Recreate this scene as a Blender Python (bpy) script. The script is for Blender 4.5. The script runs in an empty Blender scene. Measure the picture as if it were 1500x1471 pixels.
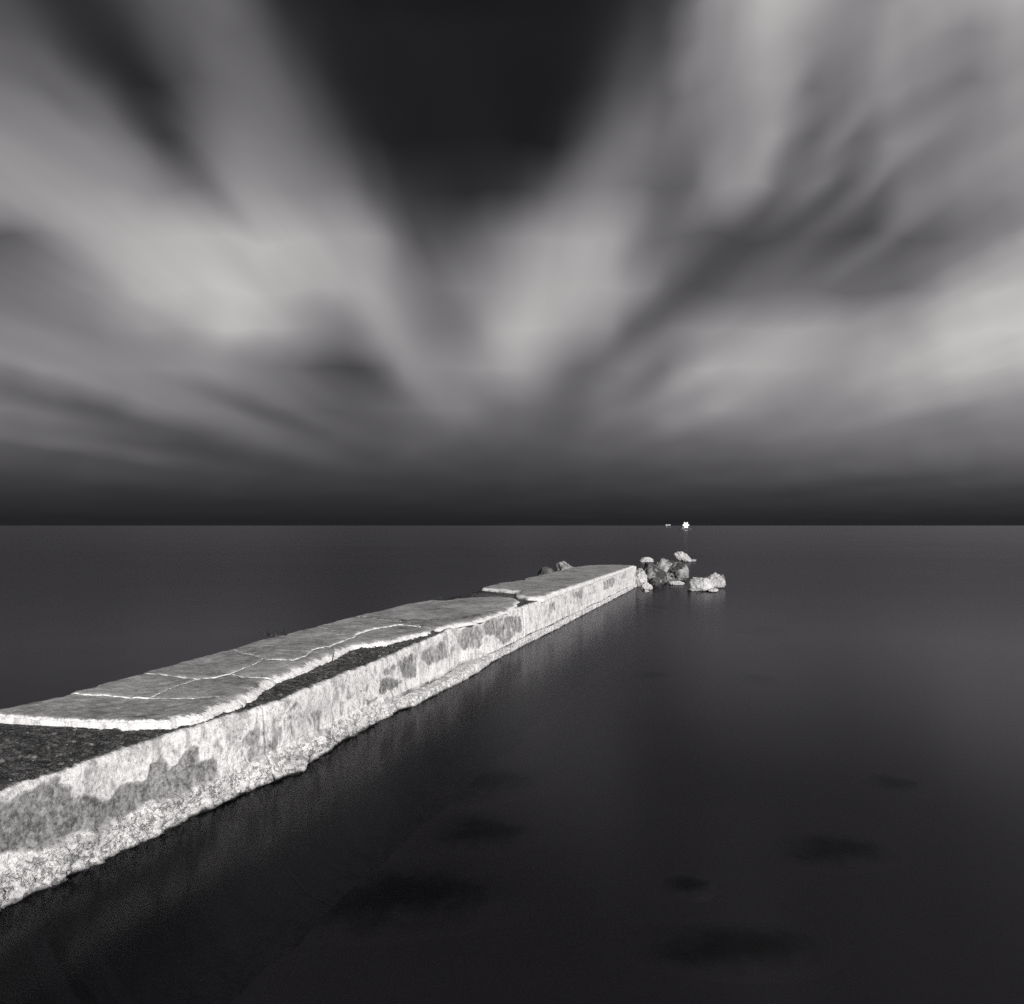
import bpy, bmesh, math, random
import numpy as np
from mathutils import Vector, Matrix, noise as mnoise
from mathutils.geometry import delaunay_2d_cdt

# ------------------------------------------------------------------ camera
scene = bpy.context.scene
COL = scene.collection
F, HY, CAMH = 1150.0, 770.0, 3.3          # focal length and horizon in photo pixels, eye height above the water (m)
cam_d = bpy.data.cameras.new('camera')
cam = bpy.data.objects.new('camera', cam_d); COL.objects.link(cam)
cam.location = (0, 0, CAMH)
cam.rotation_euler = (math.radians(90), 0, 0)
cam_d.sensor_fit = 'HORIZONTAL'; cam_d.sensor_width = 36.0
cam_d.lens = 36.0 * F / 1500.0
cam_d.shift_y = (HY - 1471 / 2) / 1500.0
cam_d.clip_start = 0.1; cam_d.clip_end = 120000
scene.camera = cam

# ------------------------------------------------------------------ light
SUN_EL = 17.0
SUN_DIR = Vector((0.40, -0.917, 0)).normalized()     # towards the light: behind the viewer, a little to the right
sun_d = bpy.data.lights.new('sun', 'SUN'); sun_d.energy = 5.0; sun_d.angle = math.radians(0.9)
sun_d.color = (1.0, 0.985, 0.97)
sun = bpy.data.objects.new('sun', sun_d); COL.objects.link(sun)
to_sun = Vector((SUN_DIR.x * math.cos(math.radians(SUN_EL)), SUN_DIR.y * math.cos(math.radians(SUN_EL)), math.sin(math.radians(SUN_EL))))
sun.rotation_euler = to_sun.to_track_quat('Z', 'Y').to_euler()
sun.location = to_sun * 60

# ------------------------------------------------------------------ night sky with wind-drawn cloud (world)
world = bpy.data.worlds.new('World'); scene.world = world; world.use_nodes = True
nt = world.node_tree; nt.nodes.clear()
def N(t, **kw):
    n = nt.nodes.new(t)
    for k, v in kw.items(): setattr(n, k, v)
    return n
def M(op, a, b=None, c=None, clamp=False):
    n = nt.nodes.new('ShaderNodeMath'); n.operation = op; n.use_clamp = clamp
    for i, v in enumerate((a, b, c)):
        if v is None: continue
        if isinstance(v, (int, float)): n.inputs[i].default_value = v
        else: nt.links.new(v, n.inputs[i])
    return n.outputs[0]
tc = N('ShaderNodeTexCoord'); sep = N('ShaderNodeSeparateXYZ')
nt.links.new(tc.outputs['Generated'], sep.inputs[0])
vx, vy, vz = sep.outputs
zc = M('MAXIMUM', vz, 0.0008)
ay = M('MAXIMUM', M('ABSOLUTE', vy), 0.02)
e = M('MULTIPLY', M('DIVIDE', zc, ay), F)                 # height of the cloud above the horizon
X = M('DIVIDE', vx, zc)                                   # which streak: constant along the wind
lne = M('LOGARITHM', e, math.e)
cmb = N('ShaderNodeCombineXYZ')
nt.links.new(M('MULTIPLY', M('MULTIPLY', X, e), 0.010), cmb.inputs[0])
nt.links.new(M('MULTIPLY', lne, 2.2), cmb.inputs[1])
nz = N('ShaderNodeTexNoise'); nz.inputs['Scale'].default_value = 1.0; nz.inputs['Detail'].default_value = 1.5
nt.links.new(cmb.outputs[0], nz.inputs['Vector'])
cmb2 = N('ShaderNodeCombineXYZ')
nt.links.new(M('MULTIPLY', X, 4.5), cmb2.inputs[0])
nt.links.new(M('MULTIPLY', lne, 1.3), cmb2.inputs[1])
nz2 = N('ShaderNodeTexNoise'); nz2.inputs['Scale'].default_value = 1.0; nz2.inputs['Detail'].default_value = 3.5
nt.links.new(cmb2.outputs[0], nz2.inputs['Vector'])
warp = M('MULTIPLY', M('SUBTRACT', nz.outputs['Fac'], 0.5), 48.0)
pxo = M('ADD', M('MULTIPLY', X, e), warp)                 # sideways place at this height, gently wavering
e_w = M('MULTIPLY', e, M('ADD', 0.94, M('MULTIPLY', nz.outputs['Fac'], 0.12)))

SKY = [
 (0,   "0:.30 60:.24 110:.20 160:.22 220:.32 300:.38 360:.33 410:.20 470:.15 600:.13 850:.14 920:.20 990:.27 1030:.45 1080:.65 1150:.66 1210:.58 1270:.50 1330:.58 1400:.58 1500:.64"),
 (50,  "0:.36 60:.30 110:.22 160:.19 210:.26 260:.35 330:.37 380:.33 430:.22 480:.16 700:.145 860:.15 920:.24 990:.30 1030:.45 1080:.62 1140:.62 1200:.52 1260:.48 1340:.55 1420:.50 1500:.58"),
 (125, "0:.44 60:.38 120:.36 170:.24 215:.18 250:.26 300:.36 370:.40 420:.34 470:.22 520:.15 700:.145 840:.14 890:.26 950:.34 1010:.38 1050:.50 1110:.60 1155:.55 1190:.42 1260:.46 1340:.52 1400:.44 1500:.55"),
 (200, "0:.52 60:.50 130:.48 190:.38 240:.24 280:.34 330:.44 400:.44 460:.36 510:.24 560:.15 700:.145 820:.15 860:.30 920:.42 980:.40 1030:.42 1070:.52 1130:.58 1160:.46 1190:.37 1230:.46 1260:.39 1330:.50 1400:.46 1500:.54"),
 (275, "0:.56 80:.56 160:.56 240:.48 300:.40 350:.54 420:.50 490:.44 540:.32 590:.24 680:.19 760:.23 810:.34 870:.45 930:.42 990:.35 1020:.42 1070:.55 1110:.52 1150:.38 1190:.44 1225:.34 1270:.43 1300:.37 1360:.46 1440:.48 1500:.50"),
 (350, "0:.34 40:.40 100:.55 180:.64 260:.68 320:.66 400:.68 470:.62 550:.55 610:.34 650:.33 690:.37 750:.48 830:.60 900:.60 950:.42 1010:.36 1060:.30 1120:.28 1180:.34 1240:.30 1290:.40 1340:.34 1400:.40 1460:.50 1500:.62"),
 (425, "0:.42 60:.44 120:.50 200:.62 280:.70 340:.73 400:.66 480:.64 560:.58 620:.43 680:.48 750:.58 820:.64 890:.62 950:.46 990:.32 1040:.32 1100:.38 1180:.40 1260:.38 1330:.42 1390:.56 1450:.65 1500:.70"),
 (480, "0:.48 60:.48 120:.46 200:.54 280:.62 340:.68 390:.66 450:.55 510:.48 570:.56 640:.44 700:.50 760:.66 820:.62 890:.52 930:.36 980:.42 1040:.52 1110:.56 1180:.60 1240:.56 1310:.56 1380:.64 1440:.71 1500:.73"),
 (540, "0:.44 60:.52 140:.50 220:.50 300:.52 380:.46 440:.38 490:.30 540:.31 590:.48 650:.51 700:.54 760:.60 810:.48 860:.38 920:.46 970:.42 1020:.58 1080:.64 1150:.61 1230:.56 1300:.62 1380:.66 1440:.68 1500:.66"),
 (600, "0:.44 60:.40 130:.34 190:.40 260:.45 330:.43 380:.34 440:.37 500:.33 560:.36 620:.42 670:.47 720:.41 770:.40 840:.36 900:.42 980:.46 1040:.55 1100:.51 1170:.49 1260:.52 1330:.54 1400:.48 1500:.48"),
 (650, "0:.33 60:.37 140:.36 220:.30 300:.30 400:.36 500:.32 600:.34 700:.33 800:.33 900:.36 1000:.37 1100:.38 1200:.40 1300:.40 1400:.42 1500:.42"),
 (700, "0:.25 200:.26 500:.25 750:.25 1000:.28 1200:.30 1350:.28 1500:.30"),
 (735, "0:.19 500:.19 1000:.21 1500:.22"),
 (764, "0:.155 500:.15 1000:.16 1500:.165"),
]
LO, HI = -150.0, 1650.0
rows = []
for py, txt in SKY:
    cr = N('ShaderNodeValToRGB'); r = cr.color_ramp; r.interpolation = 'CARDINAL'
    pts = [tuple(map(float, p.split(':'))) for p in txt.split()]
    # inside the row, place is measured where that row's own height puts it
    pos = M('DIVIDE', M('SUBTRACT', M('ADD', M('MULTIPLY', M('DIVIDE', pxo, e), HY - py), 750.0), LO), HI - LO, clamp=True)
    nt.links.new(pos, cr.inputs[0])
    while len(r.elements) < len(pts): r.elements.new(0.5)
    for el, (px, v) in zip(r.elements, pts):
        el.position = (px - LO) / (HI - LO)
    for el, (px, v) in zip(sorted(r.elements, key=lambda q: q.position), pts):
        el.color = (v, v, v, 1)
    rows.append((HY - py, cr.outputs[0]))
val = rows[0][1]
for (e0, _), (e1, c1) in zip(rows[:-1], rows[1:]):
    mr = N('ShaderNodeMapRange', interpolation_type='LINEAR'); mr.clamp = True
    nt.links.new(e_w, mr.inputs[0])
    mr.inputs[1].default_value = e0; mr.inputs[2].default_value = e1; mr.inputs[3].default_value = 0; mr.inputs[4].default_value = 1
    mx = N('ShaderNodeMix', data_type='FLOAT')
    nt.links.new(mr.outputs[0], mx.inputs[0]); nt.links.new(val, mx.inputs[2]); nt.links.new(c1, mx.inputs[3])
    val = mx.outputs[0]
fade = M('POWER', M('MINIMUM', M('DIVIDE', e, 420.0), 1.0), 1.8)
val = M('MULTIPLY', val, M('ADD', 1.0, M('MULTIPLY', M('MULTIPLY', M('SUBTRACT', nz2.outputs['Fac'], 0.5), 0.15), fade)))
val = M('MULTIPLY', val, M('ADD', 1.0, M('MULTIPLY', M('SUBTRACT', nz.outputs['Fac'], 0.5), 0.10)))
lift = N('ShaderNodeMapRange', interpolation_type='SMOOTHSTEP'); nt.links.new(val, lift.inputs[0])
lift.inputs[1].default_value = 0.20; lift.inputs[2].default_value = 0.48; lift.inputs[3].default_value = 0.0; lift.inputs[4].default_value = 0.03
lin = M('POWER', M('MAXIMUM', M('ADD', val, lift.outputs[0]), 0.0), 2.25)
hsk = N('ShaderNodeTexSky'); hsk.sky_type = 'NISHITA'; hsk.sun_disc = False
hsk.sun_elevation = math.radians(SUN_EL); hsk.sun_rotation = math.atan2(SUN_DIR.x, SUN_DIR.y)
bw = N('ShaderNodeRGBToBW'); nt.links.new(hsk.outputs[0], bw.inputs[0])
lum = M('ADD', lin, M('MULTIPLY', bw.outputs[0], 0.0006))
tint = N('ShaderNodeMix', data_type='RGBA')
nt.links.new(M('MULTIPLY', val, 1.5, clamp=True), tint.inputs[0])
tint.inputs[6].default_value = (1.0, 0.955, 1.12, 1); tint.inputs[7].default_value = (1.02, 1.0, 0.985, 1)
vm = N('ShaderNodeVectorMath', operation='SCALE')
nt.links.new(tint.outputs[2], vm.inputs[0]); nt.links.new(lum, vm.inputs[3])
bg = N('ShaderNodeBackground'); bg.inputs[1].default_value = 1.0
wo = N('ShaderNodeOutputWorld')
nt.links.new(vm.outputs[0], bg.inputs[0]); nt.links.new(bg.outputs[0], wo.inputs[0])

scene.view_settings.view_transform = 'Standard'; scene.view_settings.look = 'None'
scene.view_settings.exposure = 0.0; scene.view_settings.gamma = 1.0
scene.view_settings.use_curve_mapping = False
scene.cycles.use_denoising = False
scene.cycles.sample_clamp_indirect = 4.0
scene.cycles.max_bounces = 6
scene.cycles.transparent_max_bounces = 12

# ------------------------------------------------------------------ helpers
rng = np.random.default_rng(7)
_perm = np.random.default_rng(11).permutation(256).astype(np.int64)
_perm = np.concatenate([_perm, _perm, _perm])
def vnoise(p):
    """smooth value noise in -1..1 on an (n,3) array"""
    p = np.asarray(p, float); i = np.floor(p).astype(np.int64); f = p - i
    f = f * f * f * (f * (f * 6 - 15) + 10); i &= 255
    def h(a, b, c): return _perm[_perm[_perm[a & 255] + (b & 255)] + (c & 255)] / 127.5 - 1
    x, y, z = i[:, 0], i[:, 1], i[:, 2]; u, v, w = f[:, 0], f[:, 1], f[:, 2]
    l = lambda a, b, t: a + (b - a) * t
    return l(l(l(h(x, y, z), h(x+1, y, z), u), l(h(x, y+1, z), h(x+1, y+1, z), u), v),
             l(l(h(x, y, z+1), h(x+1, y, z+1), u), l(h(x, y+1, z+1), h(x+1, y+1, z+1), u), v), w)
def fbm(p, octs=4, gain=0.5):
    p = np.asarray(p, float); s = np.zeros(len(p)); a = 1.0; t = 0
    for k in range(octs):
        s += a * vnoise(p * 2.0 ** k + 17.3 * k); t += a; a *= gain
    return s / t
def sstep(a, b, x):
    t = np.clip((np.asarray(x, float) - a) / (b - a), 0, 1); return t * t * (3 - 2 * t)
def at(px, py, z):
    """photo pixel -> world point on the level z"""
    y = F * (CAMH - z) / (py - HY)
    return np.array([(px - 750.0) * y / F, y, z])
def mesh_obj(name, verts, faces, mat, parent=None, smooth=True, attrs=None):
    me = bpy.data.meshes.new(name)
    me.from_pydata([tuple(v) for v in verts], [], [tuple(int(i) for i in f) for f in faces])
    me.update()
    if smooth: me.polygons.foreach_set('use_smooth', [True] * len(me.polygons))
    for k, a in (attrs or {}).items():
        at_ = me.attributes.new(k, 'FLOAT', 'POINT'); at_.data.foreach_set('value', np.asarray(a, np.float32))
    me.materials.append(mat)
    o = bpy.data.objects.new(name, me); COL.objects.link(o)
    if parent is not None: o.parent = parent
    return o
def tag(o, label=None, cat=None, group=None, kind=None):
    for k, v in (('label', label), ('category', cat), ('group', group), ('kind', kind)):
        if v: o[k] = v
    return o
def empty(name, loc, rz=0.0):
    o = bpy.data.objects.new(name, None); COL.objects.link(o); o.location = loc; o.rotation_euler = (0, 0, rz)
    o.empty_display_size = 0.3
    return o

# ------------------------------------------------------------------ materials
class Mat:
    def __init__(s, name):
        s.m = bpy.data.materials.new(name); s.m.use_nodes = True
        s.t = s.m.node_tree; s.t.nodes.clear()
        s.out = s.t.nodes.new('ShaderNodeOutputMaterial')
    def n(s, t, **kw):
        q = s.t.nodes.new(t)
        for k, v in kw.items(): setattr(q, k, v)
        return q
    def put(s, v, sock):
        if isinstance(v, (int, float, tuple)): sock.default_value = v
        else: s.t.links.new(v, sock)
    def math(s, op, a, b=None, c=None, clamp=False):
        q = s.n('ShaderNodeMath', operation=op); q.use_clamp = clamp
        for i, v in enumerate((a, b, c)):
            if v is not None: s.put(v, q.inputs[i])
        return q.outputs[0]
    def attr(s, k): return s.n('ShaderNodeAttribute', attribute_name=k).outputs['Fac']
    def coord(s, sc=(1, 1, 1), off=(0, 0, 0)):
        c = s.n('ShaderNodeTexCoord'); mp = s.n('ShaderNodeMapping')
        s.t.links.new(c.outputs['Object'], mp.inputs[0]); mp.inputs['Scale'].default_value = sc; mp.inputs['Location'].default_value = off
        return mp.outputs[0]
    def noise(s, vec, scale, detail=5, rough=0.6, dist=0.0):
        q = s.n('ShaderNodeTexNoise'); s.t.links.new(vec, q.inputs['Vector'])
        q.inputs['Scale'].default_value = scale; q.inputs['Detail'].default_value = detail
        q.inputs['Roughness'].default_value = rough; q.inputs['Distortion'].default_value = dist
        return q.outputs['Fac']
    def voro(s, vec, scale, feature='F1'):
        q = s.n('ShaderNodeTexVoronoi', feature=feature); s.t.links.new(vec, q.inputs['Vector']); q.inputs['Scale'].default_value = scale
        return q.outputs['Distance']
    def ss(s, v, a, b, lo=0.0, hi=1.0):
        q = s.n('ShaderNodeMapRange', interpolation_type='SMOOTHSTEP'); s.put(v, q.inputs[0])
        q.inputs[1].default_value = a; q.inputs[2].default_value = b; q.inputs[3].default_value = lo; q.inputs[4].default_value = hi
        return q.outputs[0]
    def mix(s, f, a, b):
        q = s.n('ShaderNodeMix', data_type='FLOAT'); s.put(f, q.inputs[0]); s.put(a, q.inputs[2]); s.put(b, q.inputs[3])
        return q.outputs[0]
    def grey(s, v):
        q = s.n('ShaderNodeCombineColor'); s.put(s.math('MULTIPLY', v, 1.0), q.inputs[0]); s.put(s.math('MULTIPLY', v, 0.985), q.inputs[1]); s.put(s.math('MULTIPLY', v, 0.98), q.inputs[2])
        return q.outputs[0]
    def finish(s, val, rough=0.9, bumps=()):
        p = s.n('ShaderNodeBsdfPrincipled'); s.t.links.new(s.grey(val), p.inputs['Base Color'])
        p.inputs['Roughness'].default_value = rough; p.inputs['Specular IOR Level'].default_value = 0.2
        nrm = None
        for h, st, di in bumps:
            b = s.n('ShaderNodeBump'); b.inputs['Strength'].default_value = st; b.inputs['Distance'].default_value = di
            s.put(h, b.inputs['Height'])
            if nrm is not None: s.t.links.new(nrm, b.inputs['Normal'])
            nrm = b.outputs[0]
        if nrm is not None: s.t.links.new(nrm, p.inputs['Normal'])
        s.t.links.new(p.outputs[0], s.out.inputs[0])
        return s.m

def wall_material():
    m = Mat('limewashed_concrete')
    c = m.coord(); cz = m.coord((1, 1, 0.30))
    big = m.noise(c, 1.1, 6, 0.62); mid = m.noise(c, 4.2, 7, 0.72, 0.5); fine = m.noise(c, 24, 6, 0.75); grit = m.noise(c, 75, 4, 0.8); salt = m.noise(c, 48, 3, 0.8)
    run = m.noise(cz, 4.6, 7, 0.72, 0.5)
    grey = m.attr('bare'); crust = m.attr('crust'); ledge = m.attr('ledge'); crevice_shade = m.attr('crevice_shade'); wet_shade = m.attr('wet_shade')
    # limewash left on the wall, bare concrete where it has come away, with runs
    g = m.math('ADD', grey, m.math('MULTIPLY', m.math('SUBTRACT', mid, 0.5), 1.7))
    g = m.math('ADD', g, m.math('MULTIPLY', m.math('SUBTRACT', run, 0.5), 1.7))
    g = m.math('ADD', g, m.math('MULTIPLY', m.math('SUBTRACT', fine, 0.5), 0.55))
    gm = m.ss(g, 0.34, 0.76)
    wv = m.math('ADD', m.math('ADD', m.math('MULTIPLY', run, 0.45), m.math('MULTIPLY', mid, 0.35)), m.math('MULTIPLY', fine, 0.25))
    white = m.mix(m.ss(wv, 0.42, 0.60), 0.40, 0.92)
    white = m.math('MULTIPLY', white, m.mix(m.ss(fine, 0.34, 0.5), 0.70, 1.0))
    clot = m.noise(c, 9.5, 5, 0.72, 0.4)
    bv = m.math('ADD', m.math('MULTIPLY', m.math('ADD', fine, clot), 0.38), m.math('MULTIPLY', run, 0.24))
    bare = m.mix(m.ss(bv, 0.40, 0.62), 0.08, 0.44)
    v = m.mix(gm, white, bare)
    rim = m.math('MULTIPLY', m.ss(g, 0.22, 0.34), m.ss(g, 0.36, 0.48, 1.0, 0.0))
    rim = m.math('MULTIPLY', rim, m.ss(big, 0.42, 0.55))
    v = m.mix(m.math('MULTIPLY', rim, 0.8), v, 0.90)
    # salt-white crust with holes at the foot
    holes = m.ss(m.math('ADD', m.math('MULTIPLY', clot, 0.45), m.math('ADD', m.math('MULTIPLY', fine, 0.40), m.math('MULTIPLY', salt, 0.15))), 0.40, 0.50)
    patch = m.ss(m.math('ADD', m.math('MULTIPLY', m.noise(c, 3.2, 5, 0.65), 0.5), m.math('MULTIPLY', m.noise(c, 0.9, 3, 0.6), 0.5)), 0.40, 0.56)
    cr = m.mix(holes, m.mix(patch, 0.06, 0.38), m.mix(patch, 0.58, 0.92))
    v = m.mix(crust, v, cr)
    # dark rubble ledge on top
    lv = m.math('ADD', m.math('MULTIPLY', m.noise(m.coord((0.8, 1.15, 1)), 8, 8, 0.80), 0.6), m.math('MULTIPLY', salt, 0.40))
    lg = m.mix(m.ss(lv, 0.44, 0.62), 0.04, 0.30)
    v = m.mix(ledge, v, lg)
    v = m.mix(m.math('MULTIPLY', crevice_shade, m.ss(m.noise(m.coord((1, 1, 2.5)), 4.5, 6, 0.8, 0.6), 0.40, 0.54)), v, 0.025)  # shade of the crevice and its holes, painted in as dark colour
    v = m.mix(wet_shade, v, 0.018)  # dark algae below the waterline, with the undercut's shade painted in
    v = m.math('MULTIPLY', v, m.mix(m.ss(grit, 0.3, 0.7), 0.72, 1.12))
    h = m.math('ADD', m.math('MULTIPLY', mid, 0.5), m.math('ADD', m.math('MULTIPLY', fine, 0.5), m.math('MULTIPLY', gm, -0.25)))
    hc = m.math('MULTIPLY', m.math('ADD', crust, m.math('MULTIPLY', ledge, 1.0)), m.math('ADD', holes, m.math('MULTIPLY', grit, 0.5)))
    return m.finish(v, 0.9, [(h, 0.6, 0.04), (hc, 0.7, 0.035), (grit, 0.5, 0.012)])

def slab_material():
    m = Mat('slab_concrete')
    c = m.coord(); cb = m.coord((0.45, 1.8, 1))
    big = m.noise(c, 0.8, 5, 0.6); mid = m.noise(c, 4, 7, 0.7); brush = m.noise(cb, 11, 7, 0.78); grit = m.noise(c, 75, 4, 0.8); pits = m.noise(c, 30, 5, 0.75)
    rimA = m.attr('rim'); side = m.attr('side'); weed = m.attr('weed')
    v = m.math('ADD', 0.34, m.math('MULTIPLY', m.math('SUBTRACT', big, 0.5), 0.60))
    v = m.math('ADD', v, m.math('MULTIPLY', m.math('SUBTRACT', brush, 0.5), 0.75))
    v = m.math('ADD', v, m.math('MULTIPLY', m.math('SUBTRACT', mid, 0.5), 0.70))
    v = m.math('MULTIPLY', v, m.ss(pits, 0.34, 0.46, 0.5, 1.0))
    # worn pale arris
    rm = m.ss(m.math('ADD', rimA, m.math('ADD', m.math('MULTIPLY', m.math('SUBTRACT', mid, 0.5), 1.3), m.math('MULTIPLY', m.math('SUBTRACT', pits, 0.5), 0.7))), 0.34, 0.66)
    v = m.mix(rm, v, m.mix(m.ss(pits, 0.34, 0.52), 0.48, 0.92))
    run = m.noise(m.coord((1, 1, 0.4)), 7, 6, 0.72)
    v = m.mix(side, v, m.mix(m.ss(m.math('ADD', m.math('MULTIPLY', run, 0.6), m.math('MULTIPLY', pits, 0.4)), 0.38, 0.56), 0.40, 0.86))
    wd = m.math('MULTIPLY', weed, m.ss(m.noise(c, 7, 6, 0.78), 0.42, 0.58))
    v = m.mix(wd, v, 0.06)
    v = m.math('MAXIMUM', m.math('MULTIPLY', v, m.mix(m.ss(grit, 0.3, 0.7), 0.7, 1.2)), 0.03)
    h = m.math('ADD', m.math('MULTIPLY', mid, 0.4), m.math('MULTIPLY', brush, 0.6))
    return m.finish(v, 0.92, [(h, 0.45, 0.02), (pits, 0.4, 0.012), (grit, 0.4, 0.006)])

def rock_material(name, lo, hi, seed):
    m = Mat(name)
    c = m.coord((1, 1, 1), (seed, seed * 0.7, 0))
    big = m.noise(c, 2.0, 6, 0.65, 0.6); mid = m.noise(c, 7, 6, 0.7); grit = m.noise(c, 40, 4, 0.75)
    dark = m.attr('dark')
    v = m.mix(m.ss(m.math('ADD', m.math('MULTIPLY', big, 0.6), m.math('MULTIPLY', mid, 0.4)), 0.38, 0.62), lo, hi)
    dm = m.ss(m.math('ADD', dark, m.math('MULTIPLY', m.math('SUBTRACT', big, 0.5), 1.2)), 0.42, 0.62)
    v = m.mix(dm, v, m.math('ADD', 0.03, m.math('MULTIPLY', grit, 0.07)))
    v = m.math('MULTIPLY', v, m.mix(grit, 0.7, 1.2))
    v = m.math('MULTIPLY', v, m.ss(mid, 0.30, 0.48, 0.35, 1.0))
    return m.finish(v, 0.88, [(big, 0.7, 0.25), (mid, 0.8, 0.14), (grit, 0.6, 0.04)])

def sea_material():
    m = Mat('long_exposure_sea')
    c = m.coord()
    lay = m.n('ShaderNodeFresnel'); lay.inputs['IOR'].default_value = 1.30
    k = m.math('MINIMUM', m.math('MULTIPLY', m.math('POWER', lay.outputs[0], 1.40), 0.76), 0.245)
    gl = m.n('ShaderNodeBsdfGlossy'); gl.distribution = 'GGX'
    # sheltered by the pier the surface is smoother than out in the open
    dist = m.n('ShaderNodeVectorMath', operation='LENGTH'); m.t.links.new(c, dist.inputs[0])
    r = m.math('ADD', 0.155, m.math('MULTIPLY', m.noise(m.coord((0.02, 0.05, 1)), 1.0, 3, 0.5), 0.03))
    r = m.math('ADD', r, m.ss(dist.outputs['Value'], 40.0, 200.0, 0.0, 0.01))
    m.put(r, gl.inputs['Roughness'])
    gl.inputs['Anisotropy'].default_value = 0.30; tg = m.n('ShaderNodeCombineXYZ'); tg.inputs[0].default_value = 1.0
    m.t.links.new(tg.outputs[0], gl.inputs['Tangent'])
    gl.inputs['Color'].default_value = (0.985, 0.97, 1.0, 1)
    tr = m.n('ShaderNodeBsdfTransparent'); tr.inputs['Color'].default_value = (0.50, 0.485, 0.525, 1)
    mx = m.n('ShaderNodeMixShader'); m.put(k, mx.inputs[0])
    m.t.links.new(tr.outputs[0], mx.inputs[1]); m.t.links.new(gl.outputs[0], mx.inputs[2])
    m.t.links.new(mx.outputs[0], m.out.inputs[0])
    return m.m

def sand(m):
    gp = m.n('ShaderNodeNewGeometry').outputs['Position']
    return m.mix(m.noise(gp, 0.25, 4, 0.6), 0.055, 0.095)
def seabed_material():
    m = Mat('seabed_sand')
    c = m.coord()
    v = sand(m)
    return m.finish(v, 0.95)
def weed_rock_material():
    m = Mat('weeded_rock')
    c = m.coord()
    f = m.math('ADD', m.attr('rim'), m.math('MULTIPLY', m.math('SUBTRACT', m.noise(c, 1.1, 5, 0.65), 0.52), m.ss(m.attr('rim'), 0.55, 0.95, 1.7, 0.0)))
    v = m.mix(m.ss(f, 0.10, 0.90), 0.022, sand(m))
    return m.finish(v, 0.95)
def plain(name, v, rough=0.6, emit=0.0):
    m = Mat(name); p = m.n('ShaderNodeBsdfPrincipled')
    nz_ = m.noise(m.coord(), 6.0, 4, 0.6)
    m.t.links.new(m.grey(m.math('MULTIPLY', m.mix(nz_, 0.75, 1.25), v)), p.inputs['Base Color'])
    p.inputs['Roughness'].default_value = rough
    if emit:
        p.inputs['Emission Color'].default_value = (1, 0.99, 0.96, 1); p.inputs['Emission Strength'].default_value = emit
    m.t.links.new(p.outputs[0], m.out.inputs[0]); return m.m

MAT_WALL, MAT_SLAB = wall_material(), slab_material()
MAT_SEA, MAT_BED, MAT_WEEDROCK = sea_material(), seabed_material(), weed_rock_material()

# ------------------------------------------------------------------ sea and seabed
def graded_sheet(name, z, mat, relief=0.0):
    ax = [0.0]; st = 2.0
    while ax[-1] < 45000:
        ax.append(ax[-1] + st)
        if ax[-1] > 60: st *= 1.3
    ax = np.array(ax); ax = np.concatenate([-ax[:0:-1], ax]); n = len(ax)
    gx, gy = np.meshgrid(ax, ax + 20.0)
    v = np.stack([gx.ravel(), gy.ravel(), np.full(n * n, z)], 1)
    if relief:
        near = 1 - sstep(60, 200, np.hypot(v[:, 0], v[:, 1]))
        v[:, 2] += relief * near * fbm(np.stack([v[:, 0] * 0.12, v[:, 1] * 0.12, v[:, 2] * 0], 1), 3)
    f = [(j * n + i, j * n + i + 1, (j + 1) * n + i + 1, (j + 1) * n + i) for j in range(n - 1) for i in range(n - 1)]
    return mesh_obj(name, v, f, mat)
sea = graded_sheet('sea', 0.0, MAT_SEA); tag(sea, 'smooth dark sea out to the horizon', 'sea', kind='structure')
bed = graded_sheet('seabed', -1.5, MAT_BED, 0.0); tag(bed, 'dark seabed under the shallow water', 'seabed', kind='structure')

# ------------------------------------------------------------------ the pier: frame of reference
ALPHA = math.atan2(1105.0 - 750.0, F)                  # the pier runs away to the right
DX = np.array([math.sin(ALPHA), math.cos(ALPHA)]); NX = np.array([math.cos(ALPHA), -math.sin(ALPHA)])
ORG = np.array([-6.7, 0.0])
pier = empty('concrete_pier', (ORG[0], ORG[1], 0), -ALPHA)
tag(pier, 'long cracked whitewashed concrete pier running out into the dark sea', 'pier')
def loc2(px, py, z):
    """photo pixel on the level z -> (u across, s along) in the pier's own frame"""
    w = at(px, py, z)[:2] - ORG
    return np.array([w @ NX, w @ DX])
def on_wall(px, py, uf=0.06):
    """photo pixel -> (s, z) on the pier's upright side face"""
    d = np.array([(px - 750.0) / F, 1.0]); den = d @ NX
    t = (uf + ORG @ NX) / den
    w = d * t - ORG
    return np.array([w @ DX, CAMH - (py - HY) / F * t])

ZT = 1.10                                              # level of the paving slabs
WATER = [(0,1332),(18,1313),(52,1302),(92,1291),(113,1273),(147,1263),(184,1244),(233,1221),(276,1196),(316,1179),(343,1164),(374,1150),
         (391,1143),(402,1128),(409,1116),(420,1107),(433,1100),(457,1087),(476,1076),(495,1069),(519,1061),(540,1049),(564,1043),(588,1039),(609,1033),
         (631,1021),(660,1005),(700,985),(720,970),(756,949),(787,931),(816,917),(852,898),(888,879),(910,869),(928,860)]
wl = np.array([loc2(px, py, 0.02) for px, py in WATER])
LEDGE = [(0,1162,.96),(61,1141,.96),(123,1121,.96),(184,1098,.96),(245,1078,.96),(291,1064,.96),(337,1050,.96),(383,1036,.96),(420,1023,.96),
         (465,1004,.965),(513,984,.97),(556,968,.975),(593,951,.985),(633,935,1.0),(650,927,1.03),(672,916,1.05),(720,904,1.05),(744,896,1.05),(768,888,1.04),(804,876,1.04),
         (840,862,1.06),(888,845,1.08),(930,830,1.09)]
le = np.array([list(loc2(px, py, z)) + [z] for px, py, z in LEDGE])
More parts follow.
